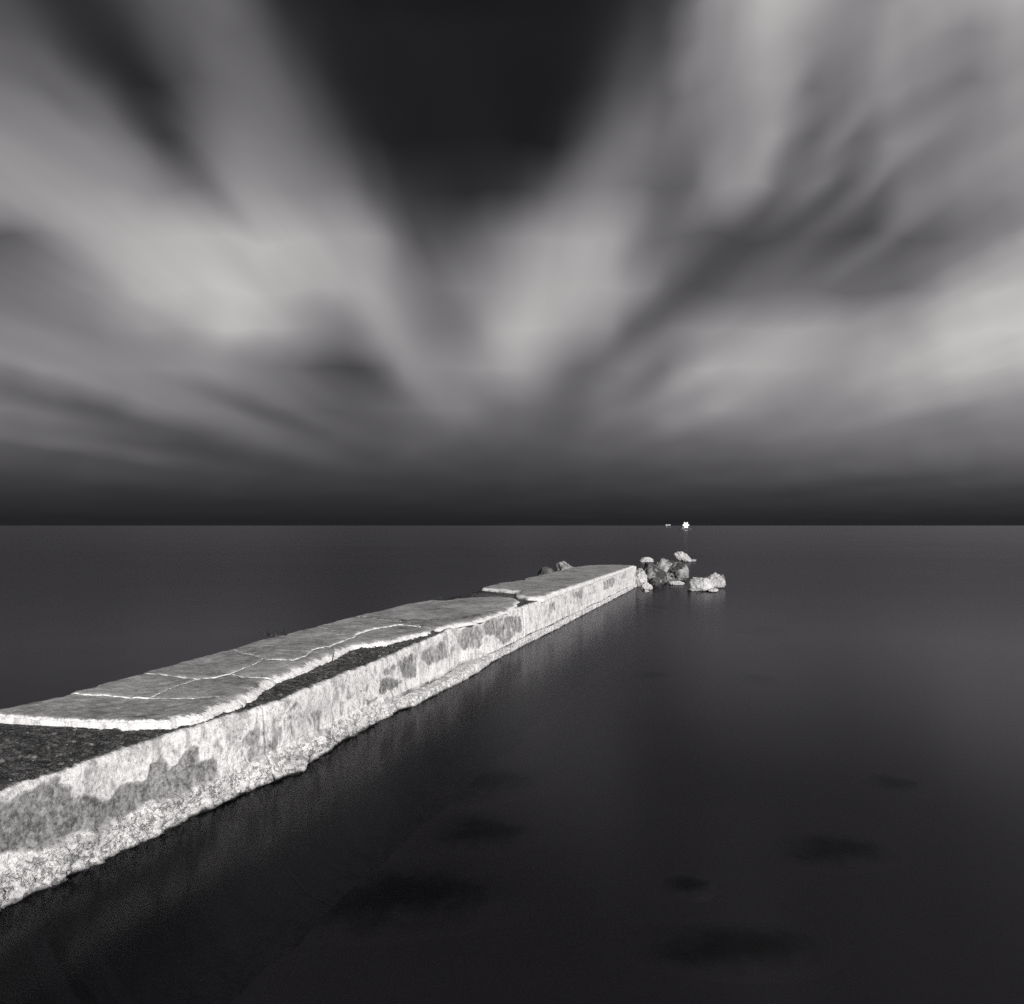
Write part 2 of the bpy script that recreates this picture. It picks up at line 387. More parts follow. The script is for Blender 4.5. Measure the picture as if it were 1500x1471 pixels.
LEFT = [(0,1035),(83,1018),(117,1009),(180,992),(209,985),(255,972),(293,962),(339,950),(384,937),(407,932),(463,918),(520,903),(560,894),(600,884),(631,878),(665,872),(696,865)]
lf = np.array([loc2(px, py, ZT) for px, py in LEFT])
def trend(a, col, s):
    o = np.argsort(a[:, 1]); return np.interp(s, a[o, 1], a[o, col])
def u_water(s): return trend(wl, 0, s)
def u_ledge(s): return trend(le, 0, s)
def z_ledge(s): return trend(le, 2, s)
def u_left(s):  return trend(lf, 0, s)
S_END = loc2(930, 829, 1.1)[1]
print('pier: ledge u', le[:, 0].round(2), 'water u', wl[:, 0].round(2), 'left u', lf[:, 0].round(2), 's end', S_END)

# bare-concrete patches traced on the upright face: photo outline -> (s, z)
def z1(p): return [(x / 3.261, 960 + y / 3.261) for x, y in p]
def z2(p): return [(300 + x / 3.75, 880 + y / 3.75) for x, y in p]
def z3(p): return [(600 + x / 4.1667, 800 + y / 4.1667) for x, y in p]
PATCH = [
 (1.0, z1([(-60,720),(0,690),(120,640),(240,612),(290,625),(330,665),(430,645),(500,680),(545,622),(680,592),(690,520),(720,490),(760,555),(800,520),(850,432),(890,430),(890,500),(960,500),(960,560),(900,600),(760,660),(600,735),(480,785),(330,855),(150,905),(0,950),(-60,970)])),
 (0.45, z1([(300,572),(400,535),(560,485),(560,555),(420,605),(330,598)])),
 (0.55, z1([(1030,400),(1110,350),(1190,340),(1195,480),(1120,510),(1040,500)])),
 (0.55, z1([(1200,300),(1400,245),(1400,290),(1210,335)])),
 (0.5, z1([(170,930),(420,830),(520,850),(420,930),(180,980)])),
 (0.75, z2([(1030,320),(1150,280),(1140,350),(1120,420),(1060,440),(1045,380)])),
 (0.9, z2([(900,425),(960,405),(1050,440),(980,480),(890,512)])),
 (0.7, z2([(920,352),(1010,345),(1000,390),(920,400)])),
 (0.7, z2([(1165,272),(1310,212),(1322,290),(1185,340)])),
 (0.8, z2([(820,530),(885,528),(870,556),(830,562)])),
 (0.55, z2([(600,690),(720,625),(900,585),(1050,520),(1040,560),(820,640),(640,722)])),
 (0.6, z2([(300,600),(440,555),(440,600),(310,640)])),
 (0.72, z3([(320,510),(420,470),(480,440),(640,425),(640,520),(600,540),(560,590),(520,600),(470,545),(420,560),(400,620),(320,640),(290,580)])),
 (0.7, z3([(40,640),(150,592),(220,620),(212,690),(100,722),(40,692)])),
 (0.68, z3([(808,345),(852,330),(842,390),(812,402)])),
 (0.68, z3([(955,285),(1030,252),(1022,322),(965,318)])),
 (0.68, z3([(1150,210),(1225,182),(1222,240),(1150,270)])),
 (0.6, z3([(1250,185),(1302,150),(1292,195),(1255,215)])),
 (0.5, z3([(900,300),(940,290),(930,350),(900,360)])),
 (0.5, z3([(1060,250),(1110,230),(1100,290),(1060,300)])),
]
PATCH = [(a, np.array([on_wall(x, y) for x, y in poly])) for a, poly in PATCH]
def poly_sd(p, poly, closed=True):
    """distance to outline, negative inside"""
    q = np.roll(poly, -1, 0); d = np.full(len(p), 1e9); ins = np.zeros(len(p), bool)
    n = len(poly) if closed else len(poly) - 1
    for a, b in zip(poly[:n], q[:n]):
        ab = b - a; t = np.clip(((p - a) @ ab) / max(ab @ ab, 1e-12), 0, 1)
        d = np.minimum(d, np.hypot(*(p - a - t[:, None] * ab).T))
        if closed:
            c = ((a[1] > p[:, 1]) != (b[1] > p[:, 1]))
            with np.errstate(divide='ignore', invalid='ignore'):
                ins ^= c & (p[:, 0] < (b[0] - a[0]) * (p[:, 1] - a[1]) / (b[1] - a[1]) + a[0])
    return np.where(ins, -d, d)
def bare_mask(s, z):
    P = np.stack([s, z], 1); P3 = np.stack([s * 5, z * 5, s * 0], 1)
    P = P + 0.10 * np.stack([fbm(P3 * 0.8, 5, 0.6), fbm(P3 * 0.8 + 31, 5, 0.6)], 1)
    r = np.clip(0.20 + 0.30 * fbm(np.stack([s * 0.9, z * 1.1, s * 0 + 8], 1), 4) + 0.30 * np.exp(-((z - 0.62) / 0.2) ** 2) * (0.5 + fbm(np.stack([s * 0.45, s * 0 + 4, s * 0], 1), 3)), 0.05, 0.6)
    for a, poly in PATCH:
        lo, hi = poly.min(0) - 0.2, poly.max(0) + 0.2
        k = np.where((P[:, 0] > lo[0]) & (P[:, 0] < hi[0]) & (P[:, 1] > lo[1]) & (P[:, 1] < hi[1]))[0]
        if len(k):
            d = poly_sd(P[k], poly)
            r[k] = np.maximum(r[k], a * sstep(0.10, -0.07, d) * 0.95)
    return r
# ------------------------------------------------------------------ wall blocks
def wall_block(s0, s1, shift):
    # stations along the block, closer together near the viewer
    ss = [s0]
    while ss[-1] < s1:
        y = max(ss[-1] * DX[1], 4.0); ss.append(ss[-1] + 0.0026 * y)
    ss = np.array(ss); ss = s0 + (ss - s0) * (s1 - s0) / (ss[-1] - s0)
    ns = len(ss)
    uw, ul, zl, uf = u_water(ss), u_ledge(ss) + shift, z_ledge(ss), u_left(ss)
    uw = np.maximum(uw, ul + 0.12)
    step = sstep(13.5, 16.5, ss)                         # farther out the foot is a separate strip with a crevice behind it
    prof = []                                            # (u, z, crust, ledge)
    def add(u, z, crust=0., ledge=0., crevice_shade=0., wet_shade=0.):
        o = np.ones(ns); prof.append((u * o, z * o, crust * o, ledge * o, crevice_shade * o, wet_shade * o))
    wob_ = 0.22 * fbm(np.stack([ss * 0.6, ss * 0 + 2.2, ss * 0], 1), 4)
    add(uw + 1.15 + wob_, -1.53, 0, 0, 0, 0.955); add(uw + 0.95 + wob_, -1.497, 0, 0, 0, 0.955); add(uw + 0.75 + wob_, -1.46, 0, 0, 0, 0.965); add(uw + 0.45 + wob_, -1.36, 0, 0, 0, 0.98); add(uw + 0.05 + 0.4 * wob_, -0.95, 0, 0, 0, 1); add(uw - 0.22, -0.5, 0, 0, 0, 1); add(uw - 0.24, -0.22, 0, 0, 0, 1); add(uw - 0.10, -0.06, 0.6, 0, 0, 1); add(uw - 0.03, -0.015, 1, 0, 0, 0.7)  # submerged apron coloured dark, carrying on the shade under the crust
    crv = sstep(-0.35, 0.35, fbm(np.stack([ss * 1.4, ss * 0 + 5.5, ss * 0], 1), 4)); lift = 0.05 * fbm(np.stack([ss * 0.5, ss * 0 + 1.5, ss * 0], 1), 3)
    nb = 46                                              # foot: a sloping crust near by, a strip with a groove far out
    toe = np.linspace(0, 1, nb)
    foot = np.maximum(uw - ul - 0.05, 0.08)
    for t in toe:
        zn = 0.36 * t                                    # sloping crust
        un = uw - foot * (0.12 * t + 0.88 * t ** 1.5) - 0.0 * t
        # strip: up the kerb, across its top, groove, wall
        if t < 0.35: zf, uo = 0.17 * (t / 0.35), 0.05 * (t / 0.35) ** 2
        elif t < 0.70: zf, uo = 0.17 + 0.02 * (t - 0.35) / 0.35, 0.05 + 0.75 * (t - 0.35) / 0.35
        elif t < 0.80: zf, uo = 0.19 - 0.07 * math.sin(math.pi * (t - 0.70) / 0.10), 0.80 + 0.30 * math.sin(math.pi * (t - 0.7) / 0.1) * 0.6 + 0.17 * (t - 0.7) / 0.1
        else: zf, uo = 0.19 + 0.17 * (t - 0.80) / 0.20, 0.97 + 0.03 * (t - 0.8) / 0.2
        us = uw - foot * uo
        crevice_shade = step * (1.0 if 0.68 < t < 0.84 else 0.0) * crv
        cn = (1 - sstep(0.55, 1.0, t)) * (1 - step) + step * (1 - sstep(0.62, 0.70, t)) * 0.45
        add(un * (1 - step) + us * step, zn * (1 - step) + (zf + lift * sstep(0.2, 0.5, t) * (1 - sstep(0.85, 1.0, t))) * step, cn, 0, crevice_shade, 0.75 * (1 - sstep(0.0, 0.05, zn * (1 - step) + zf * step)) if t < 0.2 else 0)
    nf = 46
    for t in np.linspace(0, 1, nf)[1:]:
        add(ul + 0.05 * (1 - t), 0.36 + (zl - 0.045 - 0.36) * t, 0, 0)
    add(ul - 0.012, zl - 0.015, 0, 0.0); add(ul - 0.035, zl, 0, 0.25); add(ul - 0.07, zl + 0.003, 0, 0.8)
    for d in np.concatenate([np.arange(0.095, 1.25, 0.024)]):
        add(ul - d, zl + 0.02 * min(d, 1.0), 0, 1.0)
    add((ul + uf) / 2 - 0.3, zl + 0.02, 0, 1); add(uf + 0.04, zl, 0, 1); add(uf + 0.005, zl - 0.03); add(uf, 0.4); add(uf - 0.15, 0.05, 1); add(uf - 0.1, -0.3, 0, 0, 0, 1); add(uf + 0.2, -1.7, 0, 0, 0, 1)
    A = np.array(prof)                                   # (np, 6, ns)
    npf = len(A); A = A.transpose(2, 0, 1)               # ns, np, 6
    u = A[:, :, 0].ravel(); z = A[:, :, 1].ravel(); cr = A[:, :, 2].ravel(); lg = A[:, :, 3].ravel(); crevice_shade = A[:, :, 4].ravel(); wet_shade = A[:, :, 5].ravel()
    s = np.repeat(ss, npf)
    P = np.stack([u, s, z], 1)
    # relief
    lump = fbm(P * 5.0, 4, 0.55); fine = fbm(P * 19.0 + 5, 3, 0.6); wave = fbm(np.stack([s * 2.3, s * 0 + 3.3, z * 1.2], 1), 3)
    top = sstep(0.02, 0.3, lg); face = (1 - top) * (1 - cr)
    knob = np.abs(fbm(P * 9.0 + 40, 3, 0.6))
    du = cr * (0.055 * lump + 0.045 * fine + 0.075 * wave + 0.07 * knob) + face * (0.014 * lump + 0.006 * fine)
    bm_ = np.zeros(len(s)); right = u > trend(le, 0, s) - 0.8
    k = np.where(right & (lg < 0.5) & (z > -0.05))[0]
    bm_[k] = bare_mask(s[k], z[k])
    du -= face * 0.012 * sstep(0.3, 0.7, bm_)            # the limewash stands proud of bare concrete
    dz = cr * (0.030 * lump + 0.026 * fine) * (z > -0.03) + top * (0.026 * lump + 0.022 * fine)
    edge = np.exp(-((u - np.repeat(ul, npf)) / 0.05) ** 2) * (z > 0.6)
    dz -= edge * 0.022 * np.clip(fbm(np.stack([s * 3.0, s * 0, s * 0 + 9], 1), 4) + 0.15, 0, 1)
    sk = loc2(400, 1124, 0.02)[1]; du += cr * 0.16 * np.exp(-((s - sk) / 0.22) ** 2) * sstep(0.30, 0.05, z)
    wet_shade = np.clip(wet_shade + cr * 0.85 * (1 - sstep(0.0, 0.07, z + 0.05 * lump)) * sstep(-0.1, 0.35, fbm(np.stack([s * 2.2, z * 3, s * 0 + 6], 1), 4)), 0, 1)
    u = u + du; z = z + dz
    V = np.stack([u, s, z], 1)
    # the top edge carries a pale rim before the rubble starts, of uneven width
    lg = np.clip(lg - 0.9 * np.exp(-((np.repeat(ul, npf) - u) / (0.05 + 0.04 * np.abs(wave))) ** 2), 0, 1)
    idx = np.arange(ns * npf).reshape(ns, npf)
    a, b, c, d = idx[:-1, :-1].ravel(), idx[:-1, 1:].ravel(), idx[1:, 1:].ravel(), idx[1:, :-1].ravel()
    faces = np.stack([a, d, c, b], 1).tolist()
    faces.append(idx[0, :].tolist()); faces.append(idx[-1, ::-1].tolist())
    return mesh_obj('wall_block', V, faces, MAT_WALL, pier, attrs={'bare': bm_, 'crust': cr, 'ledge': lg, 'crevice_shade': crevice_shade, 'wet_shade': wet_shade})
JO = [on_wall(359, 1075)[0], on_wall(652, 955)[0], on_wall(757, 915)[0]]
cuts = [1.0] + JO + [S_END]
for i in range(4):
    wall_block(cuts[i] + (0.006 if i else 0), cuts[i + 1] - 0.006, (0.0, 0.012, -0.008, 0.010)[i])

# ------------------------------------------------------------------ paving slabs, broken along their cracks
def densify(pts, step_k=0.0035, wob=0.012, seed=0.0):
    out = []
    for a, b in zip(pts[:-1], pts[1:]):
        L = np.hypot(*(b - a)); n = max(1, int(L / max(0.02, step_k * max(a[1], 5) )))
        for t in np.arange(n) / n: out.append(a + (b - a) * t)
    out.append(pts[-1]); out = np.array(out)
    P3 = np.stack([out[:, 0] * 4, out[:, 1] * 4, np.full(len(out), seed)], 1)
    w = np.stack([fbm(P3, 4, 0.6), fbm(P3 + 51.7, 4, 0.6)], 1) * wob
    return out + w
def slab(edges, ztop, tilt=(0., 0.), weed=None):
    """edges: list of (kind, pixel polyline, level) walked round the piece; kind o(uter worn) / c(rack) / l(eft) / r(ight, flush with wall)"""
    pts = []; kinds = []
    for kind, poly, zz in edges:
        p = np.array([loc2(x, y, zz) for x, y in poly]) if zz is not None else np.array(poly, float)
        wob = {'o': 0.07, 'c': 0.06, 'l': 0.07, 'r': 0.02, 'f': 0.04}[kind]
        q = densify(p, wob=wob)
        pts.append(q[:-1]); kinds += [kind] * (len(q) - 1)
    O = np.concatenate(pts); kinds = np.array(kinds)
    area = 0.5 * np.sum(O[:, 0] * np.roll(O[:, 1], -1) - np.roll(O[:, 0], -1) * O[:, 1])
    if area < 0: O = O[::-1]; kinds = np.roll(kinds[::-1], -1)
    tan = np.roll(O, -1, 0) - np.roll(O, 1, 0); tan /= np.maximum(np.hypot(*tan.T), 1e-9)[:, None]
    inward = np.stack([-tan[:, 1], tan[:, 0]], 1)
    O = O + inward * (np.where(kinds == 'c', 0.007, 0.0) + np.where(kinds == 'c', 0.012, 0.0) * np.clip(fbm(np.stack([O[:, 0] * 2.5, O[:, 1] * 2.5, O[:, 0] * 0], 1), 3) + 0.1, 0, 1))[:, None]
    lo, hi = O.min(0), O.max(0); pts_in = []
    y = lo[1]
    while y < hi[1]:
        st = max(0.03, 0.0042 * max(y, 5)); xs = np.arange(lo[0], hi[0], st)
        pts_in.append(np.stack([xs + rng.uniform(-.3, .3, len(xs)) * st, y + rng.uniform(-.3, .3, len(xs)) * st], 1)); y += st
    I = np.concatenate(pts_in); sd = poly_sd(I, O); I = I[sd < -0.018]
    n = len(O)
    co = [Vector(p) for p in np.concatenate([O, I])]
    vs, _, fs, _, _, _ = delaunay_2d_cdt(co, [], [list(range(n))], 1, 1e-5)
    V = np.array([(v.x, v.y) for v in vs])
    def dist(kk):
        m = np.where(np.isin(kinds, kk))[0]; d = np.full(len(V), 9.0)
        for i in m:
            a, b = O[i], O[(i + 1) % n]
            near = np.abs(V[:, 1] - a[1]) < 0.6
            if not near.any(): continue
            ab = b - a; t = np.clip(((V[near] - a) @ ab) / max(ab @ ab, 1e-12), 0, 1)
            d[near] = np.minimum(d[near], np.hypot(*(V[near] - a - t[:, None] * ab).T))
        return d
    do, dc, dl, dr, df = dist(['o']), dist(['c']), dist(['l']), dist(['r']), dist(['f'])
    P3 = np.stack([V[:, 0], V[:, 1], np.zeros(len(V))], 1)
    wn = fbm(P3 * 2.2 + 3, 4, 0.55)
    bw_ = 0.19 + 0.10 * wn
    z = ztop + tilt[0] * (V[:, 0] + 1.3) + tilt[1] * (V[:, 1] - V[:, 1].mean()) + 0.010 * fbm(P3 * 0.9, 4) + 0.010 * fbm(P3 * 9, 4, 0.6) - 0.014 * np.clip(np.abs(fbm(P3 * 2.7 + 60, 4)) * -9 + 1, 0, 1)
    z -= 0.085 * np.clip(1 - do / bw_, 0, 1) ** 1.6 + 0.030 * np.clip(1 - dl / 0.09, 0, 1) ** 2 + 0.012 * np.clip(1 - dc / 0.03, 0, 1) ** 2 + 0.03 * np.clip(1 - dr / 0.06, 0, 1) ** 2
    z -= 0.035 * np.clip(1 - df / 0.05, 0, 1) ** 1.5
    z -= 0.02 * np.clip(fbm(P3 * 5 + 9, 3) - 0.2, 0, 1) * np.clip(1 - do / 0.3, 0, 1)
    rim = np.maximum.reduce([np.clip(1.0 - do / (bw_ * 1.1), 0, 1) * 0.9, 0.75 * np.clip(1 - dl / 0.06, 0, 1), 0.64 * np.clip(1 - dc / 0.032, 0, 1) * sstep(-0.25, 0.3, fbm(P3 * 1.7 + 77, 3)), np.clip(1 - df / 0.06, 0, 1), np.clip(1 - dr / 0.10, 0, 1)])
    wd = np.zeros(len(V))
    if weed is not None:
        wp = np.array([loc2(x, y, ztop) for x, y in weed]); wd = sstep(0.25, 0.02, poly_sd(V, wp, closed=False))
    # side faces down to the course below
    loops = {}
    key = {}
    b_idx = []
    for i in range(n):
        dd = np.argmin(np.hypot(*(V[:min(len(V), n + 5)] - O[i]).T)) if i < len(V) else 0
        b_idx.append(int(dd))
    W = [(V[i, 0], V[i, 1], z[i]) for i in range(len(V))]
    faces = [list(f) for f in fs]; rimL = list(rim); sideL = [0.0] * len(V); wdL = list(wd)
    zb = z_ledge(O[:, 1]) - 0.03
    rings = []
    for lv in (0.0, 0.3, 0.65, 1.0):
        base = len(W); rings.append(base)
        jit = 0.010 * fbm(np.stack([O[:, 0] * 7, O[:, 1] * 7, np.full(n, lv * 9.)], 1), 3)
        for i in range(n):
            zt = z[b_idx[i]] - 0.002; out = -inward[i] * ((0.012 * math.sin(math.pi * lv) if kinds[i] != 'c' else 0.0) + (jit[i] if kinds[i] != 'c' and lv > 0 else 0))
            W.append((O[i, 0] + out[0], O[i, 1] + out[1], zt + (zb[i] - zt) * lv))
            rimL.append(1.0); sideL.append(1.0); wdL.append(0.0)
    for r0, r1 in zip(rings[:-1], rings[1:]):
        for i in range(n):
            j = (i + 1) % n; faces.append([r0 + i, r1 + i, r1 + j, r0 + j])
    return mesh_obj('paving_slab', W, faces, MAT_SLAB, pier, attrs={'rim': rimL, 'side': sideL, 'weed': wdL})

FRONT = [(-60,1040),(-30,1042),(0,1043),(46,1047),(107,1050),(172,1052),(233,1052),(256,1050)]
CORNER = [(261,1063),(301,1054),(334,1041),(357,1033)]
ZB = 0.985
RIGHT1 = [(357,1033),(380,1016),(407,1001)]
RIGHT2 = [(407,1001),(428,992),(449,984),(470,974),(487,968)]
RIGHT3 = [(487,968),(505,959),(520,953),(540,950),(567,946),(600,939),(640,929)]
CR1L = [(104,1013),(150,1016),(190,1019),(219,1020)]
CR1R = [(219,1020),(250,1019.5),(289,1020),(316,1018),(350,1019)]
MAIN1 = [(219,1020),(248,1008),(275,998),(291,994),(316,991),(337,986)]
CR2R = [(337,986),(361,990),(385,990),(407,989)]
MAIN2 = [(337,986),(352,980),(368,974),(383,965),(410,966),(432,967),(447,961),(453,954),(466,949),(484,947)]
CR3 = [(484,947),(487,950),(490,954)]
MAIN3 = [(484,947),(500,940),(516,933),(529,927),(550,920),(585,915),(618,917.5)]
AEND_R = [(618,917.5),(632,920),(640,925)]
AEND_L = [(618,917.5),(590,911),(560,908.5),(535,904),(515,904.5)]
LEFTA = [(515,904.5),(463,918),(407,932),(384,937),(339,950),(293,962),(255,972),(209,985),(180,992),(104,1013)]
LEFTN = [(104,1013),(83,1018),(0,1035),(-60,1040)]
R = lambda p: p[::-1]
L2 = lambda p, z: [tuple(loc2(x, y, z)) for x, y in p]
def join(top, low):                                    # a crack runs out over the sloping edge to the foot of the slab
    return L2(top[:-1], ZT) + [tuple(loc2(*low, ZB))]
cr1r = join(CR1R, RIGHT1[0]); cr2r = join(CR2R, RIGHT2[0]); cr3 = join(CR3, RIGHT3[0]); aend_r = join(AEND_R, RIGHT3[-1])
front = L2(FRONT, ZT) + L2(CORNER[:1], ZB)
slab([('f', front, None), ('o', CORNER, ZB), ('c', R(cr1r), None), ('c', R(CR1L), ZT), ('l', LEFTN, ZT)], ZT - 0.018)
slab([('c', cr1r, None), ('o', RIGHT1, ZB), ('c', R(cr2r), None), ('c', R(MAIN1), ZT)], ZT - 0.006, tilt=(-0.010, 0.0))
slab([('c', cr2r, None), ('o', RIGHT2, ZB), ('c', R(cr3), None), ('c', R(MAIN2), ZT)], ZT + 0.004, tilt=(-0.012, 0.0))
cut = lambda p, i, j=None: p[i:j]
CR2L = [(209,985),(241,988),(268,991),(291,994)]; CR5 = [(339,950),(357,957),(372,960),(383,965)]; CR6 = [(463,918),(482,922),(500,929),(516,933)]
slab([('c', CR1L, ZT), ('c', MAIN1[:4], ZT), ('c', R(CR2L), ZT), ('l', [(209,985),(180,992),(104,1013)], ZT)], ZT - 0.002)
slab([('c', CR2L, ZT), ('c', MAIN1[3:], ZT), ('c', MAIN2[:4], ZT), ('c', R(CR5), ZT), ('l', [(339,950),(293,962),(255,972),(209,985)], ZT)], ZT + 0.008)
slab([('c', CR5, ZT), ('c', MAIN2[3:], ZT), ('c', MAIN3[:3], ZT), ('c', R(CR6), ZT), ('l', [(463,918),(407,932),(384,937),(339,950)], ZT)], ZT + 0.016)
slab([('c', CR6, ZT), ('c', MAIN3[2:], ZT), ('c', AEND_L, ZT), ('l', [(515,904.5),(463,918)], ZT)], ZT + 0.022, weed=[(495,905),(540,903),(600,907)])
slab([('c', cr3, None), ('o', RIGHT3, ZB), ('c', R(aend_r), None), ('c', R(MAIN3), ZT)], ZT + 0.0)
# middle slab with a rounded far end
BF_L = R(AEND_L)[0:]
B_FRONT = [(640,922),(655,917),(672,914)]
B_RIGHT = [(672,914),(696,910),(720,902),(744,894),(757,887),(762,880),(756,876)]
B_FAR = [(756,876),(735,874),(700,875),(664,877),(648,879.5)]
B_LEFT = [(648,879.5),(631,879),(600,884),(560,894),(515,904)]
slab([('c', [(515,904),(535,903.5),(560,908),(590,910.5),(618,917),(632,919.5),(640,922)], ZT), ('o', B_FRONT, ZT), ('o', B_RIGHT, ZT), ('o', B_FAR, ZT), ('l', B_LEFT, ZT)], ZT + 0.02,
     weed=[(520,904),(560,906),(600,909),(640,908),(680,905),(720,896)])
# far slab, a hand higher than the middle one
ZC = 1.19
C_FRONT = [(706,860),(730,862),(757,864.5),(756,870),(775,873),(797,873),(812,867)]
C_RIGHT = [(812,867),(840,858),(865,850),(888,842),(910,835),(929,828)]
C_END = [(929,828),(900,827),(870,827.5),(859,828)]
C_LEFT = [(859,828),(838,831),(816,836),(795,841),(772,846),(768,849),(734,853),(706,860)]
slab([('o', C_FRONT, ZC), ('r', C_RIGHT, ZC), ('r', C_END, ZC), ('l', C_LEFT, ZC)], ZC)

# ------------------------------------------------------------------ loose rubble lying on the dark ledge
def rubble():
    bm = bmesh.new(); bmesh.ops.create_icosphere(bm, subdivisions=1, radius=1)
    B = np.array([v.co[:] for v in bm.verts]); BF = np.array([[v.index for v in f.verts] for f in bm.faces]); bm.free()
    V, Fc, dk = [], [], []; r = np.random.default_rng(5)
    for k in range(1500):
        s_ = 4.5 + 13.0 * r.random() ** 1.3; back = 0.06 + 1.6 * r.random() ** 1.2
        size = 0.006 + 0.022 * r.random() ** 4
        P = B * (1 + 0.35 * (r.random((len(B), 1)) - 0.5)) * size * np.array([1.2, 1.2, 0.7]) * (0.7 + 0.6 * r.random(3))
        P = P + np.array([u_ledge(s_) - back, s_, z_ledge(s_) + 0.02 * min(back, 1) + 0.004])
        Fc += (BF + len(V) * len(B)).tolist(); V.append(P); dk += [r.random() * 0.9] * len(B)
    o = mesh_obj('rubble', np.concatenate(V), Fc, rock_material('ledge_rubble', 0.10, 0.35, 4), pier, smooth=False, attrs={'dark': dk}); o['kind'] = 'stuff'
rubble()

# ------------------------------------------------------------------ boulders
def boulder(name, label, px0, px1, py0, py1, base_y=None, depth=0.9, seed=0, lo=0.28, hi=0.62, dark=0.25, group=None, cuts_n=13, sink=0.38, mat_seed=None, skew=0.0, flat=1.0):
    """an angular stone filling the photo box px0..px1, py0..py1 with its foot in the water at distance base_y"""
    y = base_y if base_y else F * CAMH / (py1 - HY)
    w = (px1 - px0) * y / F; h = (py1 - py0) * y / F
    x = ((px0 + px1) / 2 - 750) * y / F; zb = CAMH - (py1 - HY) * y / F
    r = np.random.default_rng(seed)
    bm = bmesh.new(); bmesh.ops.create_icosphere(bm, subdivisions=5, radius=1)
    V = np.array([v.co[:] for v in bm.verts]); fs = [[v.index for v in f.verts] for f in bm.faces]; bm.free()
    nr = r.normal(size=(cuts_n, 3)); nr /= np.linalg.norm(nr, axis=1)[:, None]; dd = r.uniform(0.72, 1.0, cuts_n)
    c = V @ nr.T; rad = np.where(c > 0.05, dd / np.maximum(c, 0.05), 9).min(1); rad = np.minimum(rad, 1.15)
    rad *= 1 + 0.22 * fbm(V * 1.6 + seed, 4, 0.6) + 0.10 * fbm(V * 4 + seed, 5, 0.65) - 0.08 * np.abs(fbm(V * 2.6 + seed * 2, 3)) - 0.07 * np.clip(fbm(V * 3.1 + seed * 3, 3) - 0.15, 0, 1) * 2
    P = V * rad[:, None]
    P[:, 0] += skew * P[:, 2]
    mn, mx = P.min(0), P.max(0); P = (P - (mn + mx) / 2) / ((mx - mn) / 2)
    hh = h * (1 + sink)
    P = P * np.array([w / 2, w / 2 * depth, hh / 2]); P[:, 2] += hh / 2 - h * sink
    zz = P[:, 2] + zb
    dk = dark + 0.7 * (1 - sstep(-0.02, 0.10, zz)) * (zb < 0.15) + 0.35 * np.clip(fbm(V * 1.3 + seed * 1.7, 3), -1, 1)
    mt = rock_material('rock_' + name + str(seed), lo, hi, seed)
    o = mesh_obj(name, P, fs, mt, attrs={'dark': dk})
    o.location = (x, y + w / 2 * depth * 0.35, zb); o.rotation_euler = (0, 0, 0)
    tag(o, label, 'rock', group or 'rocks off the end of the pier'); return o

boulder('boulder', 'pale upright rock wedged against the end of the pier', 929, 948, 832, 859, base_y=42.2, seed=3, lo=0.45, hi=0.75, dark=0.1, depth=1.2)
boulder('boulder', 'large rounded grey rock with dark shaded front beside the pier end', 934, 978, 824, 857, base_y=44.5, seed=8, lo=0.25, hi=0.50, dark=0.55, cuts_n=9)  # shade of its front put into the darker stone colour
boulder('boulder', 'grey rock leaning behind the large rounded one at the pier end', 957, 992, 818, 845, base_y=49.5, seed=15, lo=0.30, hi=0.55, dark=0.40)
boulder('boulder', 'mottled angular rock at the right of the rock heap', 975, 1011, 823.5, 852, base_y=46.5, seed=21, lo=0.25, hi=0.52, dark=0.48, depth=1.0)
boulder('boulder', 'farthest peaked pale rock standing above the rock heap', 987, 1014, 808, 822.5, base_y=71.0, seed=34, lo=0.45, hi=0.72, dark=0.1, skew=-0.45, cuts_n=10)
boulder('flat_rock', 'thin rock spit trailing right of the farthest peaked rock', 1006, 1021, 819, 822.6, base_y=71.5, seed=36, lo=0.35, hi=0.5, dark=0.3)
boulder('flat_rock', 'low pale rock lying beyond the pier end, left of the heap', 937, 960, 816, 822, sink=1.0, seed=41, base_y=70.5, lo=0.45, hi=0.70, dark=0.15)
boulder('boulder', 'small bright wedge rock in the water below the heap', 940, 957, 852, 864.5, seed=47, lo=0.55, hi=0.82, dark=0.0, skew=-0.3)
boulder('stone', 'tiny pale stone poking out in front of the bright wedge rock', 944.5, 951.5, 863.5, 868, seed=52, lo=0.5, hi=0.7, dark=0.0)
boulder('flat_rock', 'thin white rock lying flat at the waterline right of the heap', 979, 1004, 851, 857, seed=55, lo=0.6, hi=0.85, dark=0.0, depth=0.8)
boulder('boulder', 'lone pale rock in the water, lower front lump', 1008, 1049, 846.5, 866, seed=63, lo=0.48, hi=0.80, dark=0.1, depth=0.9)
boulder('boulder', 'lone pale rock farthest right, tall lump behind the lower one', 1028, 1064, 838.5, 861, base_y=41.3, seed=70, lo=0.40, hi=0.72, dark=0.18, depth=0.9)
boulder('stone', 'small dark stone on the right shoulder of the lone pale rock', 1055, 1062.5, 841, 848, base_y=43.0, seed=73, lo=0.15, hi=0.3, dark=0.3, sink=1.2)
boulder('stone', 'small white stone at the foot of the lone pale rock', 1037, 1053, 862, 867.5, seed=77, lo=0.5, hi=0.8, dark=0.0)
boulder('boulder', 'round pale rock showing behind the left edge of the pier', 814, 846, 822, 850, base_y=47.0, seed=81, lo=0.22, hi=0.46, dark=0.3, group='rocks behind the pier')
boulder('boulder', 'low dark rock left of the round pale one behind the pier', 785, 817, 830, 852, base_y=45.5, seed=86, lo=0.10, hi=0.25, dark=0.45, group='rocks behind the pier')
boulder('boulder', 'low dark grey rock in the middle of the rock heap, half behind others', 955, 988, 835, 855, base_y=45.3, seed=95, lo=0.2, hi=0.45, dark=0.4)
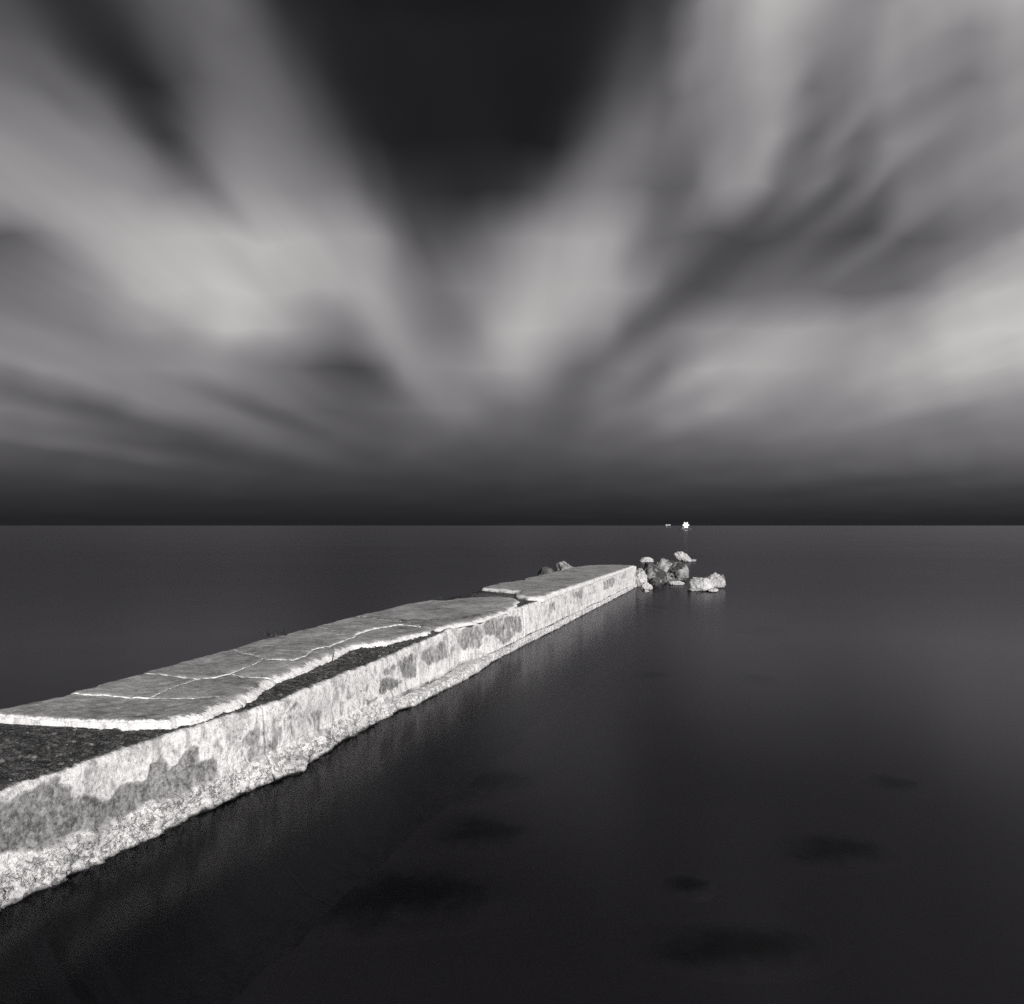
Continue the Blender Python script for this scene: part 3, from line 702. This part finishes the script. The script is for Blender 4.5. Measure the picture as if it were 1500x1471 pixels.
boulder('stone', 'dark stone between the rounded rock and the pier foot', 951, 968, 846, 859, base_y=42.8, seed=90, lo=0.08, hi=0.2, dark=0.5)

# ------------------------------------------------------------------ dark weedy rocks under the water
def sunken(label, cx, cy, wpx, hpx, seed, rot=0.0, zt=-1.4):
    c = at(cx, cy, zt); y0 = at(cx, cy - hpx / 2, zt)[1]; y1 = at(cx, cy + hpx / 2, zt)[1]
    rx = wpx / 2 * c[1] / F * 1.45; ry = (y0 - y1) / 2 * 1.6
    nr_, na = 14, 40; V = []; rim = []
    for i in range(nr_ + 1):
        t = i / nr_
        for j in range(na):
            a = 2 * math.pi * j / na
            k = 1 + 0.22 * mnoise.noise(Vector((math.cos(a) * 1.3 + seed, math.sin(a) * 1.3, seed * 0.3)))
            V.append((rx * t * k * math.cos(a), ry * t * k * math.sin(a), -0.006 * t ** 6 + 0.030 * (1 - t * t) ** 2 + 0.015 * (1 - t) * mnoise.noise(Vector((t * 5 * math.cos(a), t * 5 * math.sin(a), seed))) * (1 - t)))
            rim.append(t)
    f = [(i * na + j, (i + 1) * na + j, (i + 1) * na + (j + 1) % na, i * na + (j + 1) % na) for i in range(nr_) for j in range(na)]
    f.append([j for j in range(na)])
    o = mesh_obj('submerged_rock', V, f, MAT_WEEDROCK, attrs={'rim': rim})
    o.location = (c[0], c[1], -1.497); o.rotation_euler = (0, 0, rot)
    tag(o, label, 'rock', 'dark weedy rocks under the water'); return o
sunken('dark weedy rock under water below the middle of the pier, upper of three', 690, 1140, 200, 42, 1)
sunken('oval dark weedy rock under water, middle of the three below the pier', 705, 1213, 140, 44, 2)
sunken('broad dark weedy reef under water, largest and nearest of three below the pier', 580, 1305, 330, 80, 3)
sunken('small dark weedy rock under water right of the pier reflection', 1112, 991, 60, 16, 4)
sunken('thin dark weed patch under water, leftmost in the row with the small dark rock', 958, 986, 50, 11, 5)
sunken('long dark weedy rock under water between the lone pale rock and the viewer', 1115, 921, 110, 15, 6)
sunken('small dark weedy rock under water near the right edge', 1318, 1143, 62, 24, 7)
sunken('slanting dark weed patch under water in the right foreground', 1225, 1238, 150, 40, 8)
sunken('faint dark weed patch under water in the lower right foreground', 1080, 1380, 260, 60, 9)
sunken('faint small dark rock under water, lower centre', 1012, 1290, 60, 26, 10)
sunken('dark weed patch under water in the bottom left corner', 80, 1415, 110, 46, 11)
sunken('dark weed patch under water at the bottom edge, right of the corner one', 272, 1456, 80, 40, 12)

# ------------------------------------------------------------------ weeds growing on the left edge of the pier
def weed_tuft(label, px, py, size, n, seed):
    p = at(px, py, ZT); r = random.Random(seed)
    root = empty('weed_tuft', (p[0], p[1], ZT - 0.01)); tag(root, label, 'weed', 'weeds on the pier edge')
    for k in range(n):
        a = r.uniform(0, 6.283); L = size * r.uniform(0.5, 1.0); lean = r.uniform(0.2, 1.3)
        ox, oy = r.uniform(-size, size) * 1.4, r.uniform(-size, size) * 0.4
        V = []; wd = size * 0.10
        for i in range(5):
            t = i / 4; rr = L * t * math.sin(lean * (0.5 + 0.5 * t)); h = L * t * math.cos(lean * (0.4 + 0.6 * t))
            for sgn in (-1, 1):
                V.append((ox + math.cos(a) * rr - sgn * math.sin(a) * wd * (1 - 0.8 * t), oy + math.sin(a) * rr + sgn * math.cos(a) * wd * (1 - 0.8 * t), h + 0.0))
        mesh_obj('leaf', V, [(2 * i, 2 * i + 1, 2 * i + 3, 2 * i + 2) for i in range(4)], MAT_LEAF, root)
MAT_LEAF = plain('weed_leaf', 0.03, 0.8)
weed_tuft('small dark weed tuft on the left edge of the pier, nearest', 405, 931, 0.20, 30, 1)
weed_tuft('smaller dark weed tuft farther along the left edge of the pier', 633, 877, 0.20, 14, 2)

# ------------------------------------------------------------------ boats with lights on the horizon
def boat(px, ydist, length, lamps, emit, label, cat='boat', lamp_r=0.42, lamp_z=3.6, gap=0.95):
    x = (px - 750) * ydist / F
    root = empty('fishing_boat', (x, ydist, 0)); tag(root, label, cat, 'lit boats on the horizon')
    md, mc, ml = plain('boat_hull', 0.05), plain('boat_cabin', 0.10), plain('lamp_glass', 0.8, 0.3, emit)
    # hull: lofted sections, bow to the right
    V = []; ns = 13
    for i in range(ns):
        t = i / (ns - 1); xx = (t - 0.5) * length; b = 0.16 * length * (1 - max(0, (t - 0.45) / 0.55) ** 2.2) * (0.85 + 0.15 * min(1, t / 0.2)) + 0.02
        sh = 0.09 * length + 0.07 * length * max(0, t - 0.4) ** 2 * 2.5
        for q in range(9):
            a = (q / 8 - 0.5) * math.pi
            V.append((xx + 0.03 * length * max(0, t - 0.7) * math.cos(a) * 0, b * math.sin(a), sh if q in (0, 8) else -0.5 + (sh + 0.5) * (1 - math.cos(a) ** 0.7)))
    f = [(i * 9 + q, (i + 1) * 9 + q, (i + 1) * 9 + q + 1, i * 9 + q + 1) for i in range(ns - 1) for q in range(8)]
    f += [(i * 9, i * 9 + 8, (i + 1) * 9 + 8, (i + 1) * 9) for i in range(ns - 1)] + [tuple(range(9)), tuple((ns - 1) * 9 + q for q in range(8, -1, -1))]
    mesh_obj('hull', V, f, md, root, smooth=False)
    def box(nm, c, s, mat):
        bm = bmesh.new(); bmesh.ops.create_cube(bm, size=1)
        for v in bm.verts: v.co = Vector((v.co.x * s[0] * (0.9 if v.co.z > 0 else 1), v.co.y * s[1], v.co.z * s[2])) + Vector(c)
        bmesh.ops.bevel(bm, geom=bm.edges[:], offset=min(s) * 0.08, segments=1)
        me = bpy.data.meshes.new(nm); bm.to_mesh(me); bm.free(); me.materials.append(mat)
        o = bpy.data.objects.new(nm, me); COL.objects.link(o); o.parent = root
    box('cabin', (-0.22 * length, 0, 0.09 * length + 0.75), (0.24 * length, 0.2 * length, 1.7), mc)
    box('mast', (-0.05 * length, 0, lamp_z * 0.55 + 0.3), (0.12, 0.12, lamp_z * 0.95), mc)
    box('lamp_rail', (0, 0, lamp_z + 0.05), (gap * max(lamps, 2) * 0.3, 0.1, 0.1), mc)
    bm = bmesh.new(); bmesh.ops.create_icosphere(bm, subdivisions=2, radius=lamp_r); me = bpy.data.meshes.new('lamp'); bm.to_mesh(me); bm.free(); me.materials.append(ml)
    me2 = me.copy(); me2.transform(Matrix.Scale(0.55, 4)); me2.materials.clear(); me2.materials.append(plain('glow_lamp_glass', 0.6, 0.3, 0.45))  # dimmer lamps added in a ring to soften the bright one's glow
    for k in range(lamps):
        o = bpy.data.objects.new('lamp', me2 if lamps > 3 and k < 6 else me); COL.objects.link(o); o.parent = root
        if lamps > 3:
            a_ = k * math.pi / 3; r_ = 0.0 if k == 6 else gap
            o.location = (r_ * math.cos(a_), -0.3, lamp_z + r_ * math.sin(a_))
        else: o.location = ((k - (lamps - 1) / 2) * gap, -0.3, lamp_z)
    return root
boat(1004.5, 600.0, 9.0, 7, 4.0, 'boat carrying a brilliant cluster of white lamps at the horizon', gap=1.9, lamp_r=1.35)
boat(978.5, 1300.0, 10.0, 3, 1.3, 'faintly lit distant boat just left of the brilliant one', lamp_r=0.7, gap=3.0, lamp_z=4.2)
